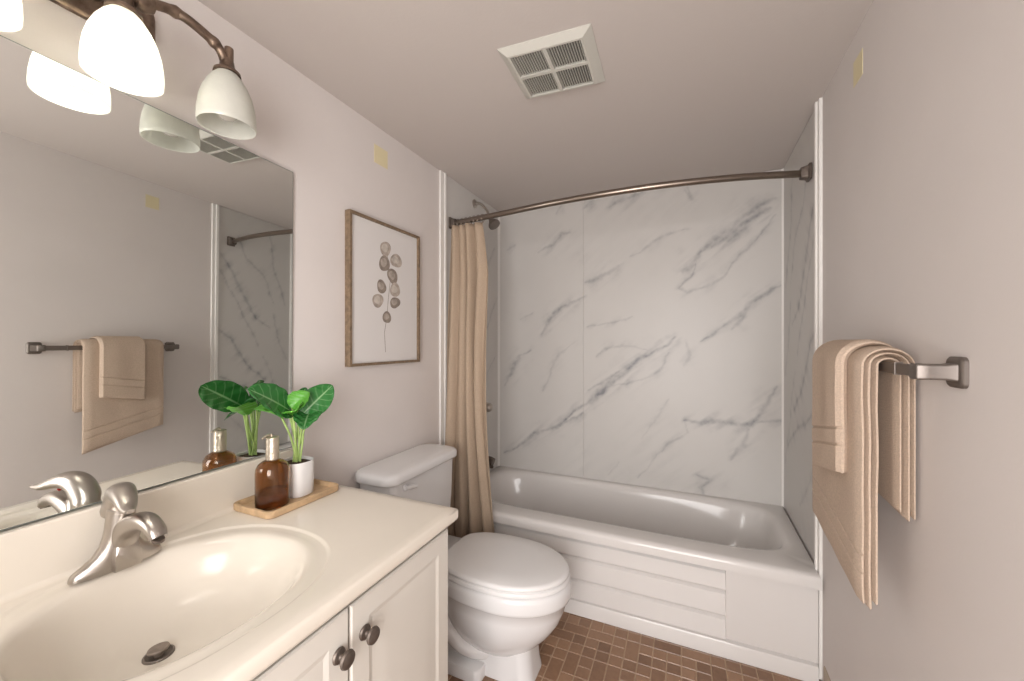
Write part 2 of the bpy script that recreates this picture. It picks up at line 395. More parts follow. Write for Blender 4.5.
o = marble_panel('wall_panel', lambda y, z: (XL+T, y, z), 1.93, YB-T-.001, ZT, ZC-.002, LV, (-T, 0, 0), .01); o.name = 'trim_4'; struct(o)
# white edge strips and corner beads of the surround
def strip(name, x0, x1, y0, y1, z0, z1, ridge=None):
    s_ = M(); s_.box(x0, x1, y0, y1, z0, z1)
    if ridge: s_.box(*ridge, z0, z1)
    return struct(s_.build(name, m_trim, bevel=.0015, seg=2))
strip('trim_5', XL, XL+.012, 1.893, 1.948, .0, ZC-.001, (XL+.011, XL+.018, 1.930, 1.946))
yR = 2.0
strip('trim_6', xr(yR)-.012, xr(yR)+.004, 1.960, 2.010, .02, ZC-.001, (xr(yR)-.019, xr(yR)-.010, 1.984, 2.004))
a = M(); a.box(XL+T, XL+T+.006, YB-T-.014, YB-T, ZT, ZC-.002); a.box(XL+T, XL+T+.014, YB-T-.006, YB-T, ZT, ZC-.002); struct(a.build('trim_7', m_trim, smooth=False))
xc_ = xr(YB)-T
a = M(); a.box(xc_-.010, xc_, YB-T-.004, YB-T, ZT, ZC-.002); a.box(xc_-.004, xc_, YB-T-.010, YB-T, ZT, ZC-.002); struct(a.build('trim_8', m_trim, smooth=False))
# tan cove base along the right wall and the left wall
a = M()
prof = [(0, 0), (.022, 0), (.014, .004), (.007, .014), (.004, .03), (.004, .094), (.001, .10), (0, .10)]
a.loops([[(xr(y)-p, y, q+.002) for p, q in prof] for y in (YF+.001, 1.93)]); struct(a.build('baseboard_right', m_vinylbase))
a = M(); a.loops([[(XL+p, y, q+.002) for p, q in prof] for y in (1.04, 1.89)]); struct(a.build('baseboard_left', m_vinylbase))

# ================================================================ BATHTUB
def bathtub():
    x0, x1, y0, y1 = XL+.002, xr(1.95)-.010, 1.93, YB-.003; zt = .455; y1 = YB-.0068
    t = empty('bathtub', ((x0+x1)/2, (y0+y1)/2, 0), 'white enamel bathtub with a stepped apron, built in along the marble wall', 'bathtub')
    cx, cy = (x0+x1)/2 + .0, 2.335
    a = M(); n = 128; L = []
    ex, ey = (x1-x0)/2-.075, .285
    def outer(ins, z):                       # the deck follows the out-of-square wall at its right end
        P = rectproj(cx, cy, x0+ins*.3, x1-ins*.3, y0+ins, y1, z, n)
        return [(cx+(x-cx)*(xr(y)-.0066-cx)/(x1-cx) if x > cx and y > 2.02 else x, y, z) for x, y, z in P]
    L.append(outer(0, .400)); L.append(outer(0, .432)); L.append(outer(.004, .444)); L.append(outer(.013, .452)); L.append(outer(.026, zt)); 
    L.append(sell(cx, cy+.012, ex+.028, ey+.022, zt+.001, 5.5, n))
    L.append(sell(cx, cy+.012, ex+.012, ey+.008, zt-.003, 5.2, n)); L.append(sell(cx, cy+.012, ex, ey-.004, zt-.016, 5, n))
    L.append(sell(cx, cy+.012, ex-.012, ey-.012, zt-.045, 4.6, n))
    L.append(sell(cx, cy+.010, ex-.045, ey-.030, zt-.16, 4.2, n)); L.append(sell(cx-.01, cy+.010, ex-.09, ey-.05, zt-.28, 3.8, n))
    L.append(sell(cx-.02, cy+.010, ex-.13, ey-.085, zt-.335, 3.4, n)); L.append(sell(cx-.02, cy+.01, ex-.22, ey-.14, zt-.352, 3, n)); L.append(sell(cx-.02, cy+.01, .2, .05, zt-.355, 2.5, n))
    a.loops(L, False, True); a.build('basin', m_tub, t, sharp=50)
    # apron: three planks with bright bevels, a flat panel at the right, and a stepped skirt
    p = M(); yf = 1.962; xs = .172
    ys = [ (x0, yf+.012)]
    def plank(z0, z1):
        p.loops([[(x, yf+.018, z0), (x, yf-.007, z0), (x, yf-.009, z0+.004), (x, yf+.000, z1-.020), (x, yf+.018, z1-.002), (x, yf+.020, z1), (x, yf+.05, z1), (x, yf+.05, z0)] for x in (x0+.003, xs)])
    plank(.300, .390); plank(.186, .297); plank(.080, .183)
    p.build('apron_planks', m_tub, t, sharp=30)
    q = M(); q.box(xs-.002, x1-.004, yf-.010, yf+.05, .086, .394)
    q.build('access_panel', m_tub, t, bevel=.004)
    q = M(); q.loops([[(x, 1.975, .082), (x, 1.968, .074), (x, 1.957, .070), (x, 1.953, .062), (x, 1.948, .004), (x, 2.02, .004), (x, 2.02, .082)] for x in (x0+.003, x1-.004)])
    q.build('skirt', m_tub, t, sharp=30)
    q = M(); q.box(x0+.003, x1-.012, yf+.015, yf+.06, .01, .40); q.build('apron_backing', m_tub, t, smooth=False)
    # end gap filler at the right, seen beside the wall strip
    d = M(); d.lathe([(.030,0),(.030,.004),(.024,.006),(.010,.004)], (cx-ex+.20, cy, zt-.354), (0,0,1)); d.build('drain', m_nickel, t)
    return t
bathtub()

# ================================================================ VANITY
YV0, YV1 = -.32, 1.035
def vanity():
    xb, xf = XL+.004, -.664; y0, y1 = YV0+.02, 1.010; z0, z1 = .0, .846
    t = empty('vanity_cabinet', ((xb+xf)/2, (y0+y1)/2, 0), 'cream painted vanity cabinet with raised-panel doors under the sink top', 'cabinet')
    a = M(); a.box(xb, xf-.02, y1-.018, y1, .003, z1); a.box(xb, xf-.02, y0, y0+.018, .003, z1); a.box(xb, xb+.006, y0, y1, .003, z1)
    a.box(xb, xf-.02, y0, y1, .09, .108); a.box(xf-.09, xf-.075, y0+.002, y1-.002, .003, .09)
    a.build('body', m_cab, t, bevel=.002)
    f = M(); 
    # face frame strip above the doors, in the shade of the top
    f.box(xf-.02, xf-.012, y0, y1, .82, z1); f.box(xf-.02, xf-.012, y0, y1, .09, .11); f.box(xf-.02, xf-.012, y1-.03, y1, .09, z1); f.box(xf-.02, xf-.012, y0, y0+.03, .09, z1); f.box(xf-.02, xf-.012, .60, .65, .09, z1); f.box(xf-.02, xf-.012, .22, .255, .09, z1); f.build('face_frame', m_cab, t, bevel=.001)
    def door(ya, yb, knob_y, lab):
        d = M(); x0, x1 = xf-.0115, xf+.007
        za, zb = .105, .829
        def ring(i, x): return [(x, ya+i, za+i), (x, yb-i, za+i), (x, yb-i, zb-i), (x, ya+i, zb-i)]
        d.loops([ring(0, x0), ring(0, x1-.004), ring(.004, x1), ring(.052, x1), ring(.064, x1-.0028), ring(.068, x1-.0028), ring(.090, x1-.0005), ring(.12, x1-.0005)], True, True)
        o = d.build('door', m_cab, t, sharp=12)
        k = M(); zk = .748
        k.lathe([(.0145,0),(.0165,.003),(.0145,.007),(.007,.010),(.0055,.016),(.009,.020),(.016,.022),(.0185,.026),(.017,.031),(.009,.034),(.003,.0345)], (x1-.0005, knob_y, zk), (1,0,0), 28)
        k.build('knob', m_dark, o)
    door(.6265, y1-.003, .664, ''); door(.241, .6215, .592, ''); door(-.296, .236, -.24, '')
    return t
vanity()

def counter():
    x0, x1, y0, y1 = XL+.003, -.640, YV0, YV1; zt = .885; z0 = .847
    t = empty('bathroom_sink', ((x0+x1)/2, (y0+y1)/2, z0), 'glossy cream cultured marble sink top with an oval basin and backsplash', 'sink')
    cx, cy = -.965, .462; n = 128; a = M(); L = []
    def R(i, z): 
        return rectproj(cx, cy, x0+i*.2, x1-i, y0+i, y1-i, z, n)
    L += [R(.012, z0), R(.002, z0+.003), R(0, z0+.010), R(0, zt-.008), R(.0016, zt-.0035), R(.006, zt)]
    L.append(rectproj(cx, cy, x0+.02, x1-.03, y0+.03, y1-.03, zt, n))
    ax, ay = .262, .283
    def E(k, z, e=2.35, dx=0, dy=0): return sell(cx+dx, cy+dy, ax*k, ay*k, z, e, n)
    L += [E(1.0, zt), E(.985, zt-.0008), E(.972, zt-.0035), E(.955, zt-.0045), E(.90, zt-.0045), E(.86, zt-.005, 2.3), E(.828, zt-.008, 2.25), E(.80, zt-.016, 2.2)]
    for k, z, dx in ((.775,-.030,0),(.745,-.050,0),(.70,-.073,-.002),(.63,-.096,-.006),(.53,-.113,-.012),(.40,-.125,-.02),(.26,-.132,-.03),(.13,-.136,-.035),(.075,-.1375,-.035)):
        L.append(E(k, zt+z, 2.1, dx, -.02*(1-k)))
    a.loops(L, False, True); o = a.build('sink_deck', m_counter, t, sharp=60)
    b = M(); fb = lambda y: XL + .024 - .065*(y-.9)
    b.loops([[(XL+.003, y, zt-.004), (fb(y), y, zt-.004), (fb(y), y, 1.0165), (XL+.003, y, 1.0165)] for y in (y0, .962)]); b.build('backsplash', m_counter, t, bevel=.004)
    # coved joint between backsplash and deck
    c = M(); r = .014; L = []
    for y in (y0+.003, .960):
        o_ = fb(y)-.0005; L.append([(o_, y, zt-.002)] + [(o_ + r - r*math.cos(i*PI/12), y, zt + r - r*math.sin(i*PI/12) + .0002) for i in range(0, 7)] + [(o_+r, y, zt-.002)])
    c.loops(L); c.build('cove', m_counter, t)
    dx, dy, dz = cx-.035, cy-.02, zt-.1375
    d = M(); d.lathe([(.026,-.001),(.026,.003),(.023,.0045),(.020,.002),(.016,.001)], (dx, dy, dz), cap0=True); d.build('drain_ring', m_barmet, t)
    d = M(); d.lathe([(.008,0),(.008,.008),(.017,.010),(.0185,.013),(.017,.016),(.0,.0165)], (dx, dy, dz), (-.10,0,1), cap0=True, cap1=False); d.build('drain_stopper', m_stopper, t)
    return t
counter()

def faucet():
    fx, fy, fz = -1.195, .452, .8855
    t = empty('faucet', (fx, fy, fz), 'brushed nickel single-lever faucet behind the oval basin', 'faucet')
    a = M()                                       # deck plate that swells up into the body
    L = []
    for z, hx, hy, e in ((0,.027,.080,2.3),(.006,.0275,.080,2.3),(.014,.026,.077,2.2),(.024,.025,.062,2.1),(.036,.025,.046,2),(.055,.025,.034,2),(.080,.025,.028,2),(.105,.025,.026,2),(.128,.0245,.0245,2)):
        L.append(sell(fx + z*.12, fy, hx, hy, fz+z, e, 48))
    a.loops(L); a.build('body', m_nickel, t, sharp=60)
    s_ = M()                                      # broad arched spout
    P = catmull([(fx+.002,fy+.004,fz+.045),(fx+.035,fy+.004,fz+.088),(fx+.080,fy+.004,fz+.112),(fx+.120,fy+.004,fz+.119),(fx+.152,fy+.004,fz+.108),(fx+.164,fy+.004,fz+.094)], 6); N = len(P)
    s_.sweep(P, [lerp(.026,.0150,i/(N-1)) for i in range(N)], [lerp(.034,.0105,(i/(N-1))**.6) for i in range(N)], up=(0,0,1), n=28, sq=2.4)
    s_.build('spout', m_nickel, t, sharp=50)
    s_ = M(); s_.lathe([(.0105,0),(.0105,.006)], (fx+.162, fy+.004, fz+.0865), (.25,0,1), 24); s_.build('aerator', m_dark, t)
    # lower skirt of the spout, the wide arched face above the deck
    k = M(); L = []
    for i in range(9):
        u = i/8; x = fx + .010 + .030*u
        hh = .108*(1-u*u*.55); ww = .027*(1-.15*u)
        l = [(x, fy+.004-ww, fz+.001)] + [(x, fy+.004-ww*math.cos(PI*j/14), fz+.03+(hh-.03)*math.sin(PI*j/14)) for j in range(15)] + [(x, fy+.004+ww, fz+.001)]
        L.append(l)
    k.loops(L); k.build('spout_skirt', m_nickel, t, sharp=50)
    h = M()                                       # domed lever over the body
    P = catmull([(fx-.004,fy,fz+.118),(fx+.000,fy,fz+.145),(fx+.018,fy-.003,fz+.168),(fx+.044,fy-.009,fz+.176),(fx+.075,fy-.016,fz+.170),(fx+.105,fy-.024,fz+.160),(fx+.130,fy-.031,fz+.158)], 6); N = len(P)
    ra = []; rb = []
    for i in range(N):
        u = i/(N-1); ra.append(.0245*(1-u**2.2)+.0085*u); rb.append(.029*(1-u)**.9+.0045)
    h.sweep(P, ra, rb, up=(0,0,1), n=28, sq=2.3); h.build('lever', m_nickel, t, sharp=60)
    c = M(); c.lathe([(.0245,0),(.0245,.010),(.022,.012)], (fx+.014, fy, fz+.126), (.1,0,1), 32); c.build('collar', m_nickel, t)
    r = M(); r.lathe([(.0045,0),(.0045,.002),(.003,.003)], (fx+.066, fy-.014, fz+.1535), (.75,-.25,-.55), 16); r.build('temperature_mark', m_red, t)
    return t
faucet()

# mirror: frameless, its face leaning a hair off the wall
def mirror():
    def fx(y, z): return XL + .012 - .065*(y-.9)*.95 + .008*(z-1.5)
    y0, y1, z0, z1 = -.12, .962, 1.0205, 2.013
    t = empty('wall_mirror', (XL+.02, (y0+y1)/2, z0), 'large frameless wall mirror above the backsplash, reflecting towel and marble', 'mirror')
    a = M(); q = [(y0,z0),(y1,z0),(y1,z1),(y0,z1)]; e = .0012
    a.add([(fx(y,z)-.0006, y, z) for y, z in q] + [(XL+.001, y, z) for y, z in q], [(0,1,2,3),(7,6,5,4),(0,4,5,1),(1,5,6,2),(2,6,7,3),(3,7,4,0)])
    a.build('backing', m_mirror_edge, t, smooth=False)
    a = M(); e = .002; q2 = [(y0+e,z0+e),(y1-e,z0+e),(y1-e,z1-e),(y0+e,z1-e)]
    a.add([(fx(y,z), y, z) for y, z in q2] + [(fx(y,z)-.0005, y, z) for y, z in q2], [(0,1,2,3),(7,6,5,4),(0,4,5,1),(1,5,6,2),(2,6,7,3),(3,7,4,0)])
    a.build('silvered_face', m_mirror, t, smooth=False)
mirror()

# ================================================================ VANITY LIGHT
def vanity_light():
    X0, ZR = -1.147, 1.992; ys = (.229, .444, .659)
    t = empty('vanity_light', (XL, ys[1], 2.2), 'aged bronze twig-armed wall light with alabaster glass bell shades above the mirror', 'lamp')
    a = M(); L = []
    for x, i in ((XL+.001,0),(XL+.012,0),(XL+.018,.006),(XL+.020,.016)):
        L.append([(x, p[0], p[1]) for p in rrect(ys[1]-.118+i, ys[1]+.118-i, 2.165+i, 2.290-i, .035, 0)])
    a.loops(L); a.build('wall_plate', m_bronze, t)
    a = M(); a.sweep(catmull([(XL+.015, ys[1], 2.225), (-1.22, ys[1], 2.225), (X0, ys[1]+.012, 2.190)], 6), .013, n=14)
    a.lathe([(.0,-.02),(.019,-.016),(.024,0),(.019,.016),(0,.02)], (X0, ys[1]+.034, 2.190), (0,1,.2), 18); a.build('stem', m_bronze, t)
    for s in (1, -1):
        a = M(); P = [(X0, ys[1]+s*d, z) for d, z in ((.0,2.180),(.050,2.199),(.085,2.212),(.118,2.216),(.160,2.208),(.192,2.195),(.207,2.172),(.213,2.145))]
        P = catmull(P, 6); N = len(P)
        r = [.0115 + .0035*max(0, math.cos(i*2*PI/14))**4 for i in range(N)]
        a.sweep(P, r, n=14)
        # stub of the twig standing over the shade
        a.sweep([(X0-.002, ys[1]+s*.215, 2.145), (X0, ys[1]+s*.218, 2.18), (X0, ys[1]+s*.220, 2.210)], [.014,.0125,.0105], n=12)
        # leaf shaped bract along the arm
        a.sweep(catmull([(X0+.004, ys[1]+s*.09, 2.212), (X0+.010, ys[1]+s*.125, 2.208), (X0+.012, ys[1]+s*.155, 2.198)], 5), [.003,.006,.009,.010,.011,.011,.010,.009,.007,.004,.002], n=10)
        a.build('arm', m_bronze, t)
    for i, y in enumerate(ys):
        pr = [(.0675,0),(.0680,.012),(.0670,.035),(.0635,.062),(.057,.088),(.047,.112),(.035,.132),(.024,.145),(.020,.150)]
        a = M(); inn = [(r-.003, z if k else .0) for k, (r, z) in enumerate(pr)]
        a.lathe(inn[::-1] + [(.0665,-.0015)] + pr, (X0, y, ZR), n=56, cap0=False, cap1=False)
        sh = a.build('shade', m_shade, t)
        c = M(); c.lathe([(.032,.143),(.031,.150),(.024,.156),(.018,.162),(.016,.178),(.013,.185)], (X0, y, ZR), n=28); c.build('shade_holder', m_bronze, t)
        k = M(); k.lathe([(.015,.150),(.015,.105),(.013,.100)], (X0, y, ZR), n=20); k.build('socket', m_dark, t)
        lit = i < 2
        b = M(); b.lathe([(.011,.104),(.013,.094),(.020,.078),(.027,.060),(.0285,.046),(.026,.034),(.017,.022),(.004,.0175)], (X0, y, ZR), n=28)
        if lit:
            mb = bpy.data.materials.get('lit_bulb')
            if not mb:
                mb = mat('lit_bulb', (1,.95,.88), .4); bb = mb.node_tree.nodes['Principled BSDF']; bb.inputs['Emission Color'].default_value = (1,.95,.90,1); bb.inputs['Emission Strength'].default_value = BULB
            b.build('bulb', mb, t)
        else: b.build('bulb', mat('unlit_bulb', (.55,.52,.47), .15), t)
    return t
vanity_light()

# ================================================================ TOILET
def toilet():
    yc, yb = 1.512, 1.535
    t = empty('toilet', (-.9, 1.52, 0), 'white two-piece toilet with closed lid between the vanity and the bathtub', 'toilet')
    def tank_loop(x0, x1, hy, z, r=.035): return rrect(x0, x1, yc-hy-.028, yc+hy, r, z, 8)
    a = M(); a.loops([tank_loop(-1.27,-1.14,.17,.40), tank_loop(-1.278,-1.115,.195,.415), tank_loop(-1.284,-1.105,.210,.46), tank_loop(-1.288,-1.096,.220,.62), tank_loop(-1.290,-1.092,.226,.813)])
    a.build('tank', m_porc, t, sharp=60)
    def lid_loop(i, z, r=.06): return rrect(XL+.004+i*.4, -1.072-i, yc-.288+i, yc+.252-i, r, z, 10)
    a = M(); a.loops([lid_loop(.010,.806), lid_loop(.002,.808), lid_loop(0,.814), lid_loop(0,.834), lid_loop(.003,.842), lid_loop(.010,.848), lid_loop(.022,.852), lid_loop(.05,.854)])
    a.build('tank_lid', m_porc, t, sharp=60)
    a = M(); a.lathe([(.012,0),(.014,.004),(.010,.010)], (-1.094, yc-.175, .775), (1,0,0), 20)
    a.sweep([(-1.083,yc-.183,.776),(-1.080,yc-.15,.772),(-1.080,yc-.11,.762)], [.008,.008,.006], [.010,.010,.008], n=12); a.build('flush_lever', m_porc, t)
    def egg(k, z, xb=-.985, xf=-.425, hw=.198, n=64, xs=0, e=1.0):
        xc = -.70; out = []
        for j in range(n):
            th = 2*PI*j/n; c, s_ = math.cos(th), math.sin(th)
            if c >= 0: x = xc + (xf-xc)*c; y = hw*s_
            else: x = xc + (xc-xb)*-abs(c)**.8; y = hw*math.copysign(abs(s_)**.5, s_)
            out.append((xc + (x-xc)*k + xs, yb + y*k, z))
        return out
    # bowl with a deep rim band, then the undercut belly
    a = M()
    a.loops([egg(.45,.412), egg(.80,.418), egg(.97,.417), egg(1.0,.410), egg(1.015,.395), egg(1.015,.362), egg(1.005,.352), egg(.985,.347),
             egg(.955,.342), egg(.935,.30, xs=-.004), egg(.885,.25, xs=-.010), egg(.80,.20, xs=-.020), egg(.68,.15, xs=-.032), egg(.54,.11, xs=-.042), egg(.36,.078, xs=-.048), egg(.12,.062, xs=-.05)])
    a.build('bowl', m_porc, t, sharp=70)
    # pedestal column
    a = M(); L = []
    for z, x0, x1, hw in ((.003,-1.0,-.560,.094),(.02,-1.0,-.562,.093),(.045,-1.0,-.568,.090),(.12,-.98,-.574,.088),(.20,-.97,-.580,.088),(.28,-.97,-.60,.09),(.34,-.97,-.62,.09)):
        L.append(rrect(x0, x1, yb-hw, yb+hw, .055, z, 8))
    a.loops(L); a.build('pedestal', m_porc, t, sharp=60)
    # shelf behind the bowl that carries the tank
    a = M(); L = []
    for z, x0, x1, hw in ((.10,-1.10,-.90,.085),(.20,-1.16,-.88,.10),(.30,-1.22,-.86,.13),(.36,-1.26,-.85,.165),(.398,-1.27,-.84,.175),(.407,-1.265,-.845,.17)):
        L.append(rrect(x0, x1, yb-.01-hw, yb-.01+hw, .045, z, 8))
    a.loops(L); a.build('rear_shelf', m_porc, t, sharp=60)
    # trapway bulging out at the sides
    for s in (-1, 1):
        a = M(); P = catmull([(-1.03, yb+s*.105, .36), (-1.0, yb+s*.125, .28), (-.93, yb+s*.122, .18), (-.86, yb+s*.108, .115), (-.80, yb+s*.085, .090), (-.75, yb+s*.055, .09)], 6)
        N = len(P); a.sweep(P, [.040-.010*i/N for i in range(N)], n=20); a.build('trapway', m_porc, t)
    a = M(); a.loops([rrect(-1.13,-.76,yb-.15,yb+.15,.03,z,6) for z in (.003,.045)] + [rrect(-1.125,-.765,yb-.145,yb+.145,.03,.052,6)]); a.build('foot', m_porc, t, sharp=50)
    # seat ring and closed lid
    a = M(); a.loops([egg(.955,.4175), egg(.975,.4215), egg(1.0,.424), egg(1.0,.434), egg(.985,.4385)]); a.build('seat', m_seat, t, sharp=60)
    a = M(); a.loops([egg(.95,.4385), egg(.955,.4425), egg(.985,.4445), egg(.99,.447), egg(.99,.452), egg(.975,.459), egg(.93,.463), egg(.6,.4665), egg(.2,.467)]); a.build('seat_lid', m_seat, t, sharp=60)
    for s in (-1, 1):
        a = M(); a.lathe([(.0,-.028),(.013,-.026),(.013,.026),(0,.028)], (-.985, yb+s*.075, .428), (0,1,0), 16); a.build('hinge', m_seat, t)
    return t
toilet()

# ================================================================ SHOWER ROD AND CURTAIN
RODP = [(XL+.006,2.013,2.120),(-.949,1.980,2.124),(-.642,1.947,2.128),(-.379,1.939,2.132),(-.145,1.952,2.137),(.070,1.983,2.141),(.274,2.031,2.145),(.470,2.098,2.149),(.5145,2.118,2.150)]
def rod():
    t = empty('shower_curtain_rod', (-.4, 2.0, 2.13), 'curved dark bronze shower rod spanning the tub wall to wall', 'curtain rod')
    a = M(); a.sweep(catmull(RODP, 8), .0155, n=20); a.build('rod', m_rod, t)
    for x0, x1, y in ((XL+.0065, XL+.040, 2.012), (.472, .512, 2.102)):
        a = M(); c = (x0+x1)/2
        d = 1 if x0 < 0 else -1; xw = x0 if x0 < 0 else x1
        L = [[(xw+d*e, p[0], p[1]) for p in rrect(y-h, y+h, 2.136-(.016 if x0 < 0 else -.014)-h*1.15, 2.136-(.016 if x0 < 0 else -.014)+h*1.15, .008, 0)] for e, h in ((0,.030),(.008,.030),(.012,.024),(.036,.020))]
        a.loops(L); a.build('wall_bracket', m_dark, t)
rod()
def rod_at(x):
    for (a, b) in zip(RODP, RODP[1:]):
        if a[0] <= x <= b[0]: u = (x-a[0])/(b[0]-a[0]); return lerp(a[1], b[1], u), lerp(a[2], b[2], u)
    return RODP[0][1], RODP[0][2]
def curtain():
    t = empty('shower_curtain', (-1.15, 1.95, .12), 'tan linen shower curtain gathered at the left end of the rod', 'curtain')
    a = M(); ns, nz = 150, 60; z0, z1 = .12, 2.095; vs = []; K = 4.6
    for j in range(nz+1):
        v = j/nz; z = lerp(z0, z1, v); d = 1-v
        xe = -1.052 + .04*min(1, d/.15) + .07*max(0, d-.35)**1.2 + .02*d + .045*max(0, min(1,(1.1-z)/.7))**1.5
        yc = lerp(1.893, 1.988, min(1, max(0, (z-.42)/1.55)**1.0)); amp = lerp(.034, .022, v)
        for i in range(ns+1):
            s = i/ns; ph = 2*PI*K*(s + .02*math.sin(3*z+s*5)) + .6*math.sin(z*1.1)
            m_ = .75 + .35*math.sin(s*11+1.3)
            y = yc + amp*m_*math.sin(ph) + .004*math.sin(ph*2.3+z*4)*d
            x = lerp(XL+.012, xe-.008, s) + .010*math.cos(ph)*(.4+.6*d) + .004*math.sin(z*3+s*9)
            x = max(x, XL+.009); 
            if z < .50: y = min(y, 1.922)
            vs.append((x, y, z))
    fs = [(j*(ns+1)+i, j*(ns+1)+i+1, (j+1)*(ns+1)+i+1, (j+1)*(ns+1)+i) for j in range(nz) for i in range(ns)]
    a.add(vs, fs); o = a.build('fabric', m_curtain, t)
    sm = o.modifiers.new('solid', 'SOLIDIFY'); sm.thickness = .0018
    for k in range(7):
        x = lerp(XL+.060, -1.065, k/6); y, z = rod_at(x)
        r = M(); P = [(x + .003*math.sin(q*2), y + .0195*math.cos(q), z - .005 + .024*math.sin(q)) for q in [2*PI*i/20 for i in range(21)]]
        r.sweep(P, .0018, n=8, up=(1,0,0)); r.build('curtain_ring', m_rod, t)
curtain()

# ================================================================ SHOWER FITTINGS
def shower():
    y = 2.3; x0 = XL+.0065
    t = empty('wall_shower', (x0, y, 2.33), 'brushed metal shower head on a bent arm high on the left tub wall', 'shower head')
    a = M(); a.lathe([(.030,0),(.030,.003),(.022,.010),(.012,.014)], (x0,y,2.335), (1,0,0), 28); a.build('flange', m_nickel, t)
    a = M(); a.sweep(catmull([(x0+.004,y,2.335),(-1.25,y,2.33),(-1.205,y,2.285),(-1.175,y,2.225)], 6), .0085, n=14); a.build('arm', m_nickel, t)
    a = M(); a.lathe([(.010,-.012),(.014,0),(.013,.012),(.018,.024),(.036,.052),(.040,.060),(.040,.070),(.036,.073)], (-1.178,y,2.225), (.55,-.12,-.75), 32); a.build('spray_head', m_barmet, t)
    t = empty('shower_valve', (x0, y, .97), 'brushed metal shower valve knob on the left tub wall', 'shower valve')
    a = M(); a.lathe([(.070,0),(.070,.003),(.060,.009),(.022,.014),(.020,.045)], (x0,y,.965), (1,0,0), 36); a.build('escutcheon', m_nickel, t)
    a = M(); a.lathe([(.020,.042),(.030,.050),(.034,.075),(.030,.105),(.020,.118),(.006,.122)], (x0+.012,y,.965), (1,0,0), 28); a.build('knob', m_nickel, t)
    t = empty('tub_spout', (x0, y, .6), 'dark metal tub spout low on the left tub wall', 'tub spout')
    a = M(); P = catmull([(x0,y,.615),(x0+.05,y,.615),(x0+.105,y,.612),(x0+.140,y,.600)], 6); N = len(P)
    a.sweep(P, [.026]*N, [lerp(.026,.030,i/N) for i in range(N)], n=24, sq=2.6); a.build('body', m_dark, t)
    a = M(); a.lathe([(.014,0),(.013,-.012)], (x0+.128,y,.576), (0,0,1), 18); a.build('outlet', m_dark, t)
shower()

# ================================================================ TOWEL BAR AND TOWELS
BZ, BX = 1.340, .446
def towel_bar():
    t = empty('towel_bar', (.5, 1.4, BZ), 'brushed nickel flat towel bar on square posts on the right wall', 'towel rail')
    a = M(); a.box(BX-.0055, BX+.0055, 1.045, 1.705, BZ-.0125, BZ+.0125); a.build('bar', m_barmet, t, bevel=.0025)
    a = M(); a.box(BX-.0075, BX+.0075, 1.158, 1.164, BZ-.0145, BZ+.0145); a.build('joint_band', m_barmet, t, bevel=.001)
    for y in (1.060, 1.690):
        w_ = xr(y)-.0008; a = M()
        L = [[(w_-e, p[0], p[1]) for p in rrect(y-h, y+h, BZ-h*1.12, BZ+h*1.12, .011*h/.027, 0)] for e, h in ((0,.0275),(.006,.0275),(.0095,.0245),(.0105,.021))]
        a.loops(L); a.build('wall_plate', m_barmet, t)
        a = M(); L = [[(w_-e, p[0], p[1]) for p in rrect(y-h, y+h, BZ-h*1.05, BZ+h*1.05, .005, 0)] for e, h in ((.009,.0175),(.025,.0150),(.050,.0150),(.0685,.0155),(.071,.0135))]
        a.loops(L); a.build('post', m_barmet, t, sharp=50)
towel_bar()

def drape(a, y0, y1, xo, xi, bo, bi, zto, zti, zf0, zf1, zb0, zb1, ny=22, seed=0, band=True, na=14, wob=.0025):
    """one fold of towelling hung over the bar: outer face xo (front) to bo (back), inner face xi / bi"""
    L = []
    for k in range(ny+1):
        u = k/ny; e = min(u, 1-u)*(y1-y0); edge = max(0, 1-e/.010)**2
        y = lerp(y0, y1, u); zf = lerp(zf0, zf1, u); zb = lerp(zb0, zb1, u)
        mo, mi_ = (xo+xi)/2, (bo+bi)/2; th = 1-.75*edge
        XO, XI = mo+(xo-mo)*th, mo+(xi-mo)*th; BO, BI = mi_+(bo-mi_)*th, mi_+(bi-mi_)*th
        mz = (zto+zti)/2; ZO, ZI = mz+(zto-mz)*th, mz+(zti-mz)*th
        def wv(z, s_): return wob*noise.noise(Vector((y*9+seed*3.1, z*5, s_*7)))*2*(min(1, max(0, (zto-z)/.12)))
        out = []
        nzp = 22; zt = BZ+.004
        ZS = sorted([lerp(zf+.004, zt, q/nzp) for q in range(nzp+1)] + ([zf+b_ for b_ in (.010,.013,.070,.072,.076,.078,.114,.116,.120,.122)] if band else []))
        for z in ZS:
            dx = 0
            if band:
                h = z-zf
                if .0715 < h < .0765 or .1155 < h < .1205: dx = .0035
                if h < .012: dx = .001
            out.append((XO+dx+wv(z, 0), y, z))
        for q in range(1, na):
            th_ = PI*q/na; out.append((lerp(XO, BO, (1-math.cos(th_))/2), y, zt+(ZO-zt)*math.sin(th_)))
        for q in range(nzp+1): z = lerp(zt, zb+.004, q/nzp); out.append((BO, y, z))
        out.append(((BO+BI)/2, y, zb))
        for q in range(nzp+1): z = lerp(zb+.004, zt, q/nzp); out.append((BI, y, z))
        for q in range(1, na):
            th_ = PI*q/na; out.append((lerp(BI, XI, (1-math.cos(th_))/2), y, zt+(ZI-zt)*math.sin(th_)))
        for q in range(nzp+1): z = lerp(zt, zf+.004, q/nzp); out.append((XI+wv(z, 0), y, z))
        out.append(((XO+XI)/2+wv(zf, 0), y, zf))
        L.append(out)
    a.loops(L)
a = M()
drape(a, 1.205, 1.585, .3900, .4065, .4975, .4885, 1.3900, 1.3775, .765, .845, .985, 1.02, seed=1)
drape(a, 1.209, 1.577, .4045, .4210, .4895, .4790, 1.3785, 1.3680, .752, .84, .978, 1.01, seed=1, band=False)
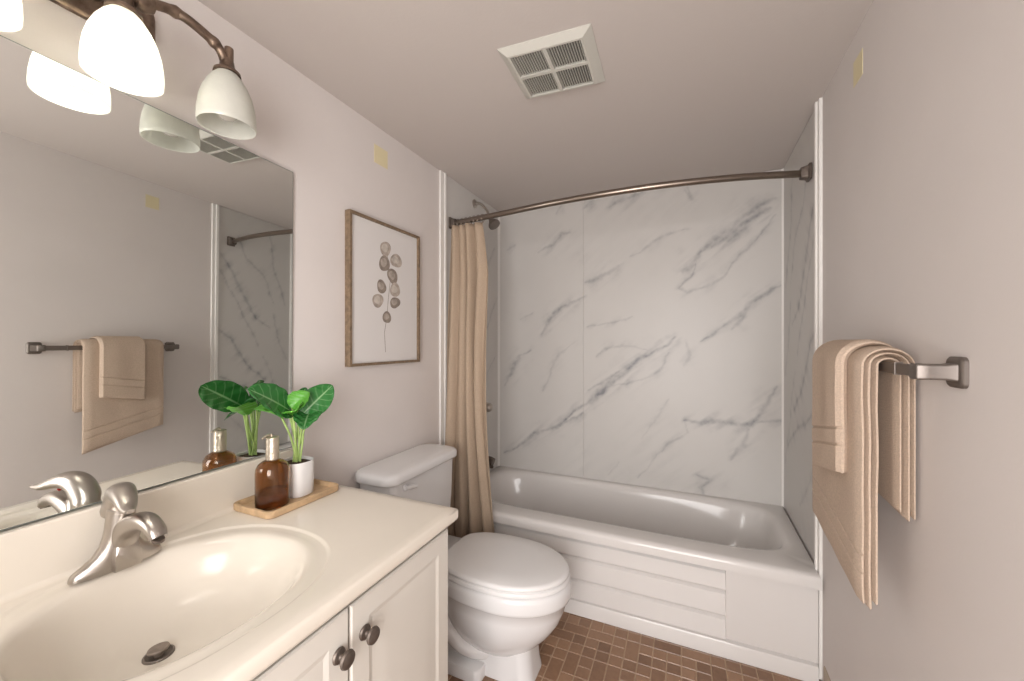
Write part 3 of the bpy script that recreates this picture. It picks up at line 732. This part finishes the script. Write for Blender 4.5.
drape(a, 1.216, 1.570, .4215, .4370, .4775, .4660, 1.3670, 1.3540, .762, .84, .995, 1.02, seed=2, band=False)
o = a.build('bath_towel', m_towel); tag(o, 'large beige bath towel folded over the towel bar, the longer one', 'towel')
a = M()
drape(a, 1.262, 1.475, .3630, .3885, .4985, .4978, 1.4070, 1.3915, 1.060, 1.020, 1.347, 1.347, seed=5)
o = a.build('hand_towel', m_towel); tag(o, 'small beige hand towel layered on top of the long bath towel', 'towel')

# ================================================================ FRAMED PRINT
def picture():
    y0, y1, z0, z1 = 1.205, 1.675, 1.296, 1.955
    t = empty('framed_print', (XL, (y0+y1)/2, z0), 'framed brown watercolour leaf sprig print hanging over the toilet', 'picture')
    f = M(); w_ = .012; d0, d1 = XL+.001, XL+.030
    def ring(i, x): return [(x, y0+i, z0+i), (x, y1-i, z0+i), (x, y1-i, z1-i), (x, y0+i, z1-i)]
    f.loops([ring(w_, d0), ring(0, d0), ring(0, d1), ring(w_, d1), ring(w_, d0)], False, False); f.build('frame', m_oak, t, bevel=.001, seg=2)
    a = M(); xp = XL+.018; a.box(XL+.003, xp, y0+w_, y1-w_, z0+w_, z1-w_, 0)
    def blob(y, z, ry, rz, mi, k, tilt=0):
        P = []
        for j in range(28):
            th = 2*PI*j/28; r = 1+.08*math.sin(2*th+k)+.05*math.sin(3*th+2*k)
            dy, dz = ry*r*math.cos(th), rz*r*math.sin(th); P.append((xp+.0004+.00004*k, y+dy*math.cos(tilt)-dz*math.sin(tilt), z+dy*math.sin(tilt)+dz*math.cos(tilt)))
        a.add(P, [tuple(range(28))], mi)
    LV_ = [(1.429, 1.838, 0.036, 0.035), (1.422, 1.768, 0.033, 0.04), (1.503, 1.796, 0.039, 0.035), (1.477, 1.717, 0.035, 0.038), (1.403, 1.657, 0.032, 0.03), (1.495, 1.653, 0.039, 0.032), (1.379, 1.59, 0.035, 0.032), (1.495, 1.591, 0.035, 0.028), (1.438, 1.517, 0.027, 0.03)]
    ST = [(1.429, 1.352), (1.422, 1.445), (1.438, 1.517), (1.447, 1.597), (1.462, 1.699), (1.44, 1.821)]
    for i in range(len(ST)-1):
        (ya, za), (yb_, zb) = ST[i], ST[i+1]; w2 = .0016
        a.add([(xp+.0003, ya-w2, za), (xp+.0003, ya+w2, za), (xp+.0003, yb_+w2, zb), (xp+.0003, yb_-w2, zb)], [(0,1,2,3)], 2)
    for k, (y, z, ry, rz) in enumerate(LV_):
        blob(y, z, ry, rz, (1,2,1,2,2,1,1,2,2)[k], k, (.1,-.2,.2,.15,-.1,.2,-.2,.1,0)[k])
        blob(y-.15*ry, z+.1*rz, ry*.6, rz*.55, (3,1,3,1,1,3,3,1,1)[k], k+12, 0)
    a.build('print', [m_paper] + m_leafink, t, smooth=False)
    
picture()

# ================================================================ CEILING VENT
def vent():
    t = empty('ceiling_vent', (-.43, 1.345, ZC), 'square yellowed-white exhaust fan grille in the ceiling', 'vent')
    cx, cy, hx, hy, rot = -.427, 1.345, .158, .144, math.radians(4)
    def R(x, y, z): return (cx + x*math.cos(rot) - y*math.sin(rot)*.4, cy + x*math.sin(rot) + y*math.cos(rot), z)
    f = M(); zc = ZC-.0005; zl = ZC-.019
    xi0, xi1, yi0, yi1 = -hx+.033, hx-.040, -hy+.033, hy-.028
    def q(x0, x1, y0, y1, z): return [R(x0,y0,z), R(x1,y0,z), R(x1,y1,z), R(x0,y1,z)]
    f.loops([q(-hx,hx,-hy,hy,zc), q(-hx,hx,-hy,hy,zc-.003), q(xi0-.008,xi1+.008,yi0-.008,yi1+.008,zl), q(xi0,xi1,yi0,yi1,zl), q(xi0,xi1,yi0,yi1,zc)], True, False)
    f.build('frame', m_vent, t, smooth=False)
    b = M(); b.loops([q(xi0,xi1,yi0,yi1,zc-.008), q(xi0,xi1,yi0,yi1,zc-.004)]); b.build('dark_inside', m_ventdark, t, smooth=False)
    g_ = M(); xm, ym = (xi0+xi1)/2, (yi0+yi1)/2
    g_.loops([q(xm-.007,xm+.007,yi0,yi1,zl), q(xm-.007,xm+.007,yi0,yi1,zl+.010)]); g_.loops([q(xi0,xi1,ym-.007,ym+.007,zl+.0005), q(xi0,xi1,ym-.007,ym+.007,zl+.010)])
    for (a0, a1) in ((xi0, xm-.007), (xm+.007, xi1)):
        for (c0, c1) in ((yi0, ym-.007), (ym+.007, yi1)):
            n = 13
            for k in range(n):
                x = lerp(a0, a1, (k+.5)/n); h = .0014; g_.loops([q(x-h, x+h*.2, c0, c1, zl+.002), q(x-h*.2, x+h, c0, c1, zl+.009)])
    g_.build('grille', m_vent, t, smooth=False)
vent()

# ================================================================ TRAY, BOTTLE, PLANT
ZK = .8853
def tray():
    a = M(); x0, x1, y0, y1 = -1.268, -1.088, .737, .995
    def r(i, z, rr=.022): return rrect(x0+i, x1-i, y0+i, y1-i, max(.004, rr-i*.5), z)
    a.loops([r(.004,ZK), r(0,ZK+.004), r(0,ZK+.020), r(.002,ZK+.022), r(.008,ZK+.022), r(.011,ZK+.019), r(.015,ZK+.010), r(.03,ZK+.008)])
    tag(a.build('serving_tray', m_wood), 'small rectangular wooden tray on the vanity top under bottle and plant', 'tray')
tray()
ZT_ = ZK+.0085
def bottle():
    x, y = -1.165, .800
    t = empty('soap_bottle', (x, y, ZT_), 'amber glass bottle with a foil wrapped neck standing on the wooden tray', 'bottle')
    a = M(); out = [(.001,.0),(.040,.0),(.0455,.004),(.0465,.012),(.0465,.105),(.0450,.118),(.039,.130),(.028,.138),(.0195,.142),(.0165,.148),(.0165,.160)]
    inn = [(r-.0022 if r > .01 else .0005, z + (.004 if i < 3 else -.001)) for i, (r, z) in enumerate(out)]; inn[-1] = (.0143,.160)
    a.lathe(out + inn[::-1], (x, y, ZT_+.0003), n=48, cap0=True, cap1=True); a.build('glass_body', m_amber, t)
    l = M(); l.lathe([(.0005,.0055),(.040,.0055),(.0435,.010),(.0435,.046),(.0005,.0465)], (x,y,ZT_), n=40); l.build('soap', m_liquid, t)
    c = M(); c.lathe([(.0175,.140),(.0185,.143),(.0178,.150),(.0182,.165),(.0176,.180),(.0182,.195),(.0175,.206),(.0180,.212),(.015,.214),(.001,.2145)], (x,y,ZT_), n=30); c.build('foil_neck', m_foil, t)
    c = M(); c.sweep(catmull([(x,y,ZT_+.212),(x-.002,y-.004,ZT_+.220),(x-.004,y-.016,ZT_+.219),(x-.004,y-.030,ZT_+.212)], 5), .0032, n=10); c.build('nozzle', m_foil, t)
bottle()
def plant():
    x, y = -1.188, .899
    t = empty('potted_plant', (x, y, ZT_), 'green leafy plant in a white oval pot behind the amber bottle', 'plant')
    a = M(); L = []
    for k, z in ((.93,0),(.96,.003),(.985,.05),(1.0,.108),(.985,.111),(.93,.110),(.92,.095),(.5,.094)):
        L.append(sell(x, y, .052*k, .0455*k, ZT_+z, 2.7, 48))
    a.loops(L, True, True); a.build('pot', m_pot, t, sharp=60)
    s = M(); s.loops([sell(x, y, .052*k, .0455*k, ZT_+z, 2.7, 40) for k, z in ((.90,.0955),(.90,.101),(.6,.105),(.2,.106))]); s.build('soil', m_soil, t)
    def leaf(base, tip, up, W, fold=.35, curl=.25, m=m_leaf):
        base, tip, up = Vector(base), Vector(tip), Vector(up); ax = tip-base; Ln = ax.length; ax.normalize()
        sd = ax.cross(up).normalized(); nm = sd.cross(ax).normalized(); nu, nv = 60, 24; vs = []; vv = []
        for i in range(nu+1):
            u = i/nu; hw = W/2*(math.sin(PI*min(1, u**.88))**.58 if 0 < u < 1 else 0)
            for j in range(nv+1):
                v = j/nv*2-1
                p = base + ax*(Ln*(u-.05*abs(v)*(1-u))) + sd*(hw*v*(1-.12*fold*abs(v))) + nm*(fold*hw*abs(v)**1.3 - curl*Ln*(u**2)*.6 + .0022*math.sin(u*26+abs(v)*5)*abs(v) + curl*Ln*.12*math.sin(PI*u))
                vs.append(p); q = (u*6.0 - abs(v)*1.3) % 1
                vv.append(1.0 if abs(v) < .05 else (.40 if q < .13 else 0.0)*(1-abs(v)**4))
        a = M(); a.add(vs, [(i*(nv+1)+j, i*(nv+1)+j+1, (i+1)*(nv+1)+j+1, (i+1)*(nv+1)+j) for i in range(nu) for j in range(nv)])
        o = a.build('leaf', m, t); at = o.data.attributes.new('vein', 'FLOAT', 'POINT')
        if len(at.data) == len(vv): at.data.foreach_set('value', vv)
        so = o.modifiers.new('solid', 'SOLIDIFY'); so.thickness = .0009
    def stem(pts, r=.0032, m=m_stem):
        a = M(); P = catmull(pts, 8); a.sweep(P, r, n=10); a.build('stem', m, t)
    zt = ZT_+.10
    #      base of blade            tip                      up            width
    LEAVES = [((-1.180,.875,1.170), (-1.165,.735,1.265), (.80,-.10,.6), .110, .25, .10, m_leaf),    # broad left leaf, facing the viewer
              ((-1.165,.905,1.160), (-1.120,.985,1.250), (.80,-.45,.35), .095, .25, .12, m_leaf),   # right leaf
              ((-1.170,.870,1.185), (-1.140,.905,1.235), (.5,-.7,.5), .070, .45, .20, m_leaf2),     # bright young leaf
              ((-1.180,.895,1.195), (-1.175,.925,1.245), (.8,-.5,.2), .040, .30, .05, m_leaf),      # small upright leaf
              ((-1.160,.925,1.160), (-1.100,.858,1.140), (.35,-.30,.9), .085, .30, .30, m_leaf),    # low drooping leaf
              ((-1.205,.860,1.150), (-1.235,.800,1.200), (.1,-.2,1), .090, .35, .30, m_leaf2),      # leaf by the mirror
              ((-1.215,.890,1.165), (-1.262,.845,1.225), (.3,-.3,.9), .080, .35, .2, m_leaf),
              ((-1.200,.915,1.150), (-1.245,.955,1.190), (.1,.2,1), .085, .35, .3, m_leaf2),
              ((-1.185,.925,1.165), (-1.175,.990,1.205), (.4,.0,1), .075, .30, .3, m_leaf),
              ((-1.165,.872,1.165), (-1.118,.835,1.195), (.3,-.6,.9), .075, .35, .3, m_leaf2)]
    for k, (b, tp, up, W, fo, cu, m) in enumerate(LEAVES):
        leaf(b, tp, up, W, fo, cu, m)
        sx, sy = x+.022*math.cos(k*2.4)*(.25+.04*k), y+.018*math.sin(k*2.4)*(.25+.04*k)
        bb = Vector(b); s0 = Vector((sx, sy, zt)); mid = s0.lerp(bb, .5) + Vector((.002*(k % 3), .002, .010)); stem([s0, mid, bb])
plant()

# ================================================================ PATCHES LEFT ON THE WALLS
def patch(name, pts, nx, label):
    a = M(); p = [Vector(q) for q in pts]; n = Vector((nx*.0016, 0, 0))
    a.add([q+Vector((nx*.0002,0,0)) for q in p] + [q+n for q in p], [(0,1,2,3),(7,6,5,4),(0,4,5,1),(1,5,6,2),(2,6,7,3),(3,7,4,0)])
    tag(a.build(name, m_patch, smooth=False), label, 'wall sticker')
patch('wall_sticker', [(xr(1.545),1.545,2.235),(xr(1.62),1.62,2.235),(xr(1.62),1.62,2.315),(xr(1.545),1.545,2.315)], -1, 'pale yellow square patch near the ceiling on the right wall')
patch('wall_sticker', [(XL,1.374,2.228),(XL,1.462,2.228),(XL,1.462,2.312),(XL,1.374,2.312)], 1, 'pale yellow square patch on the left wall above the framed print')
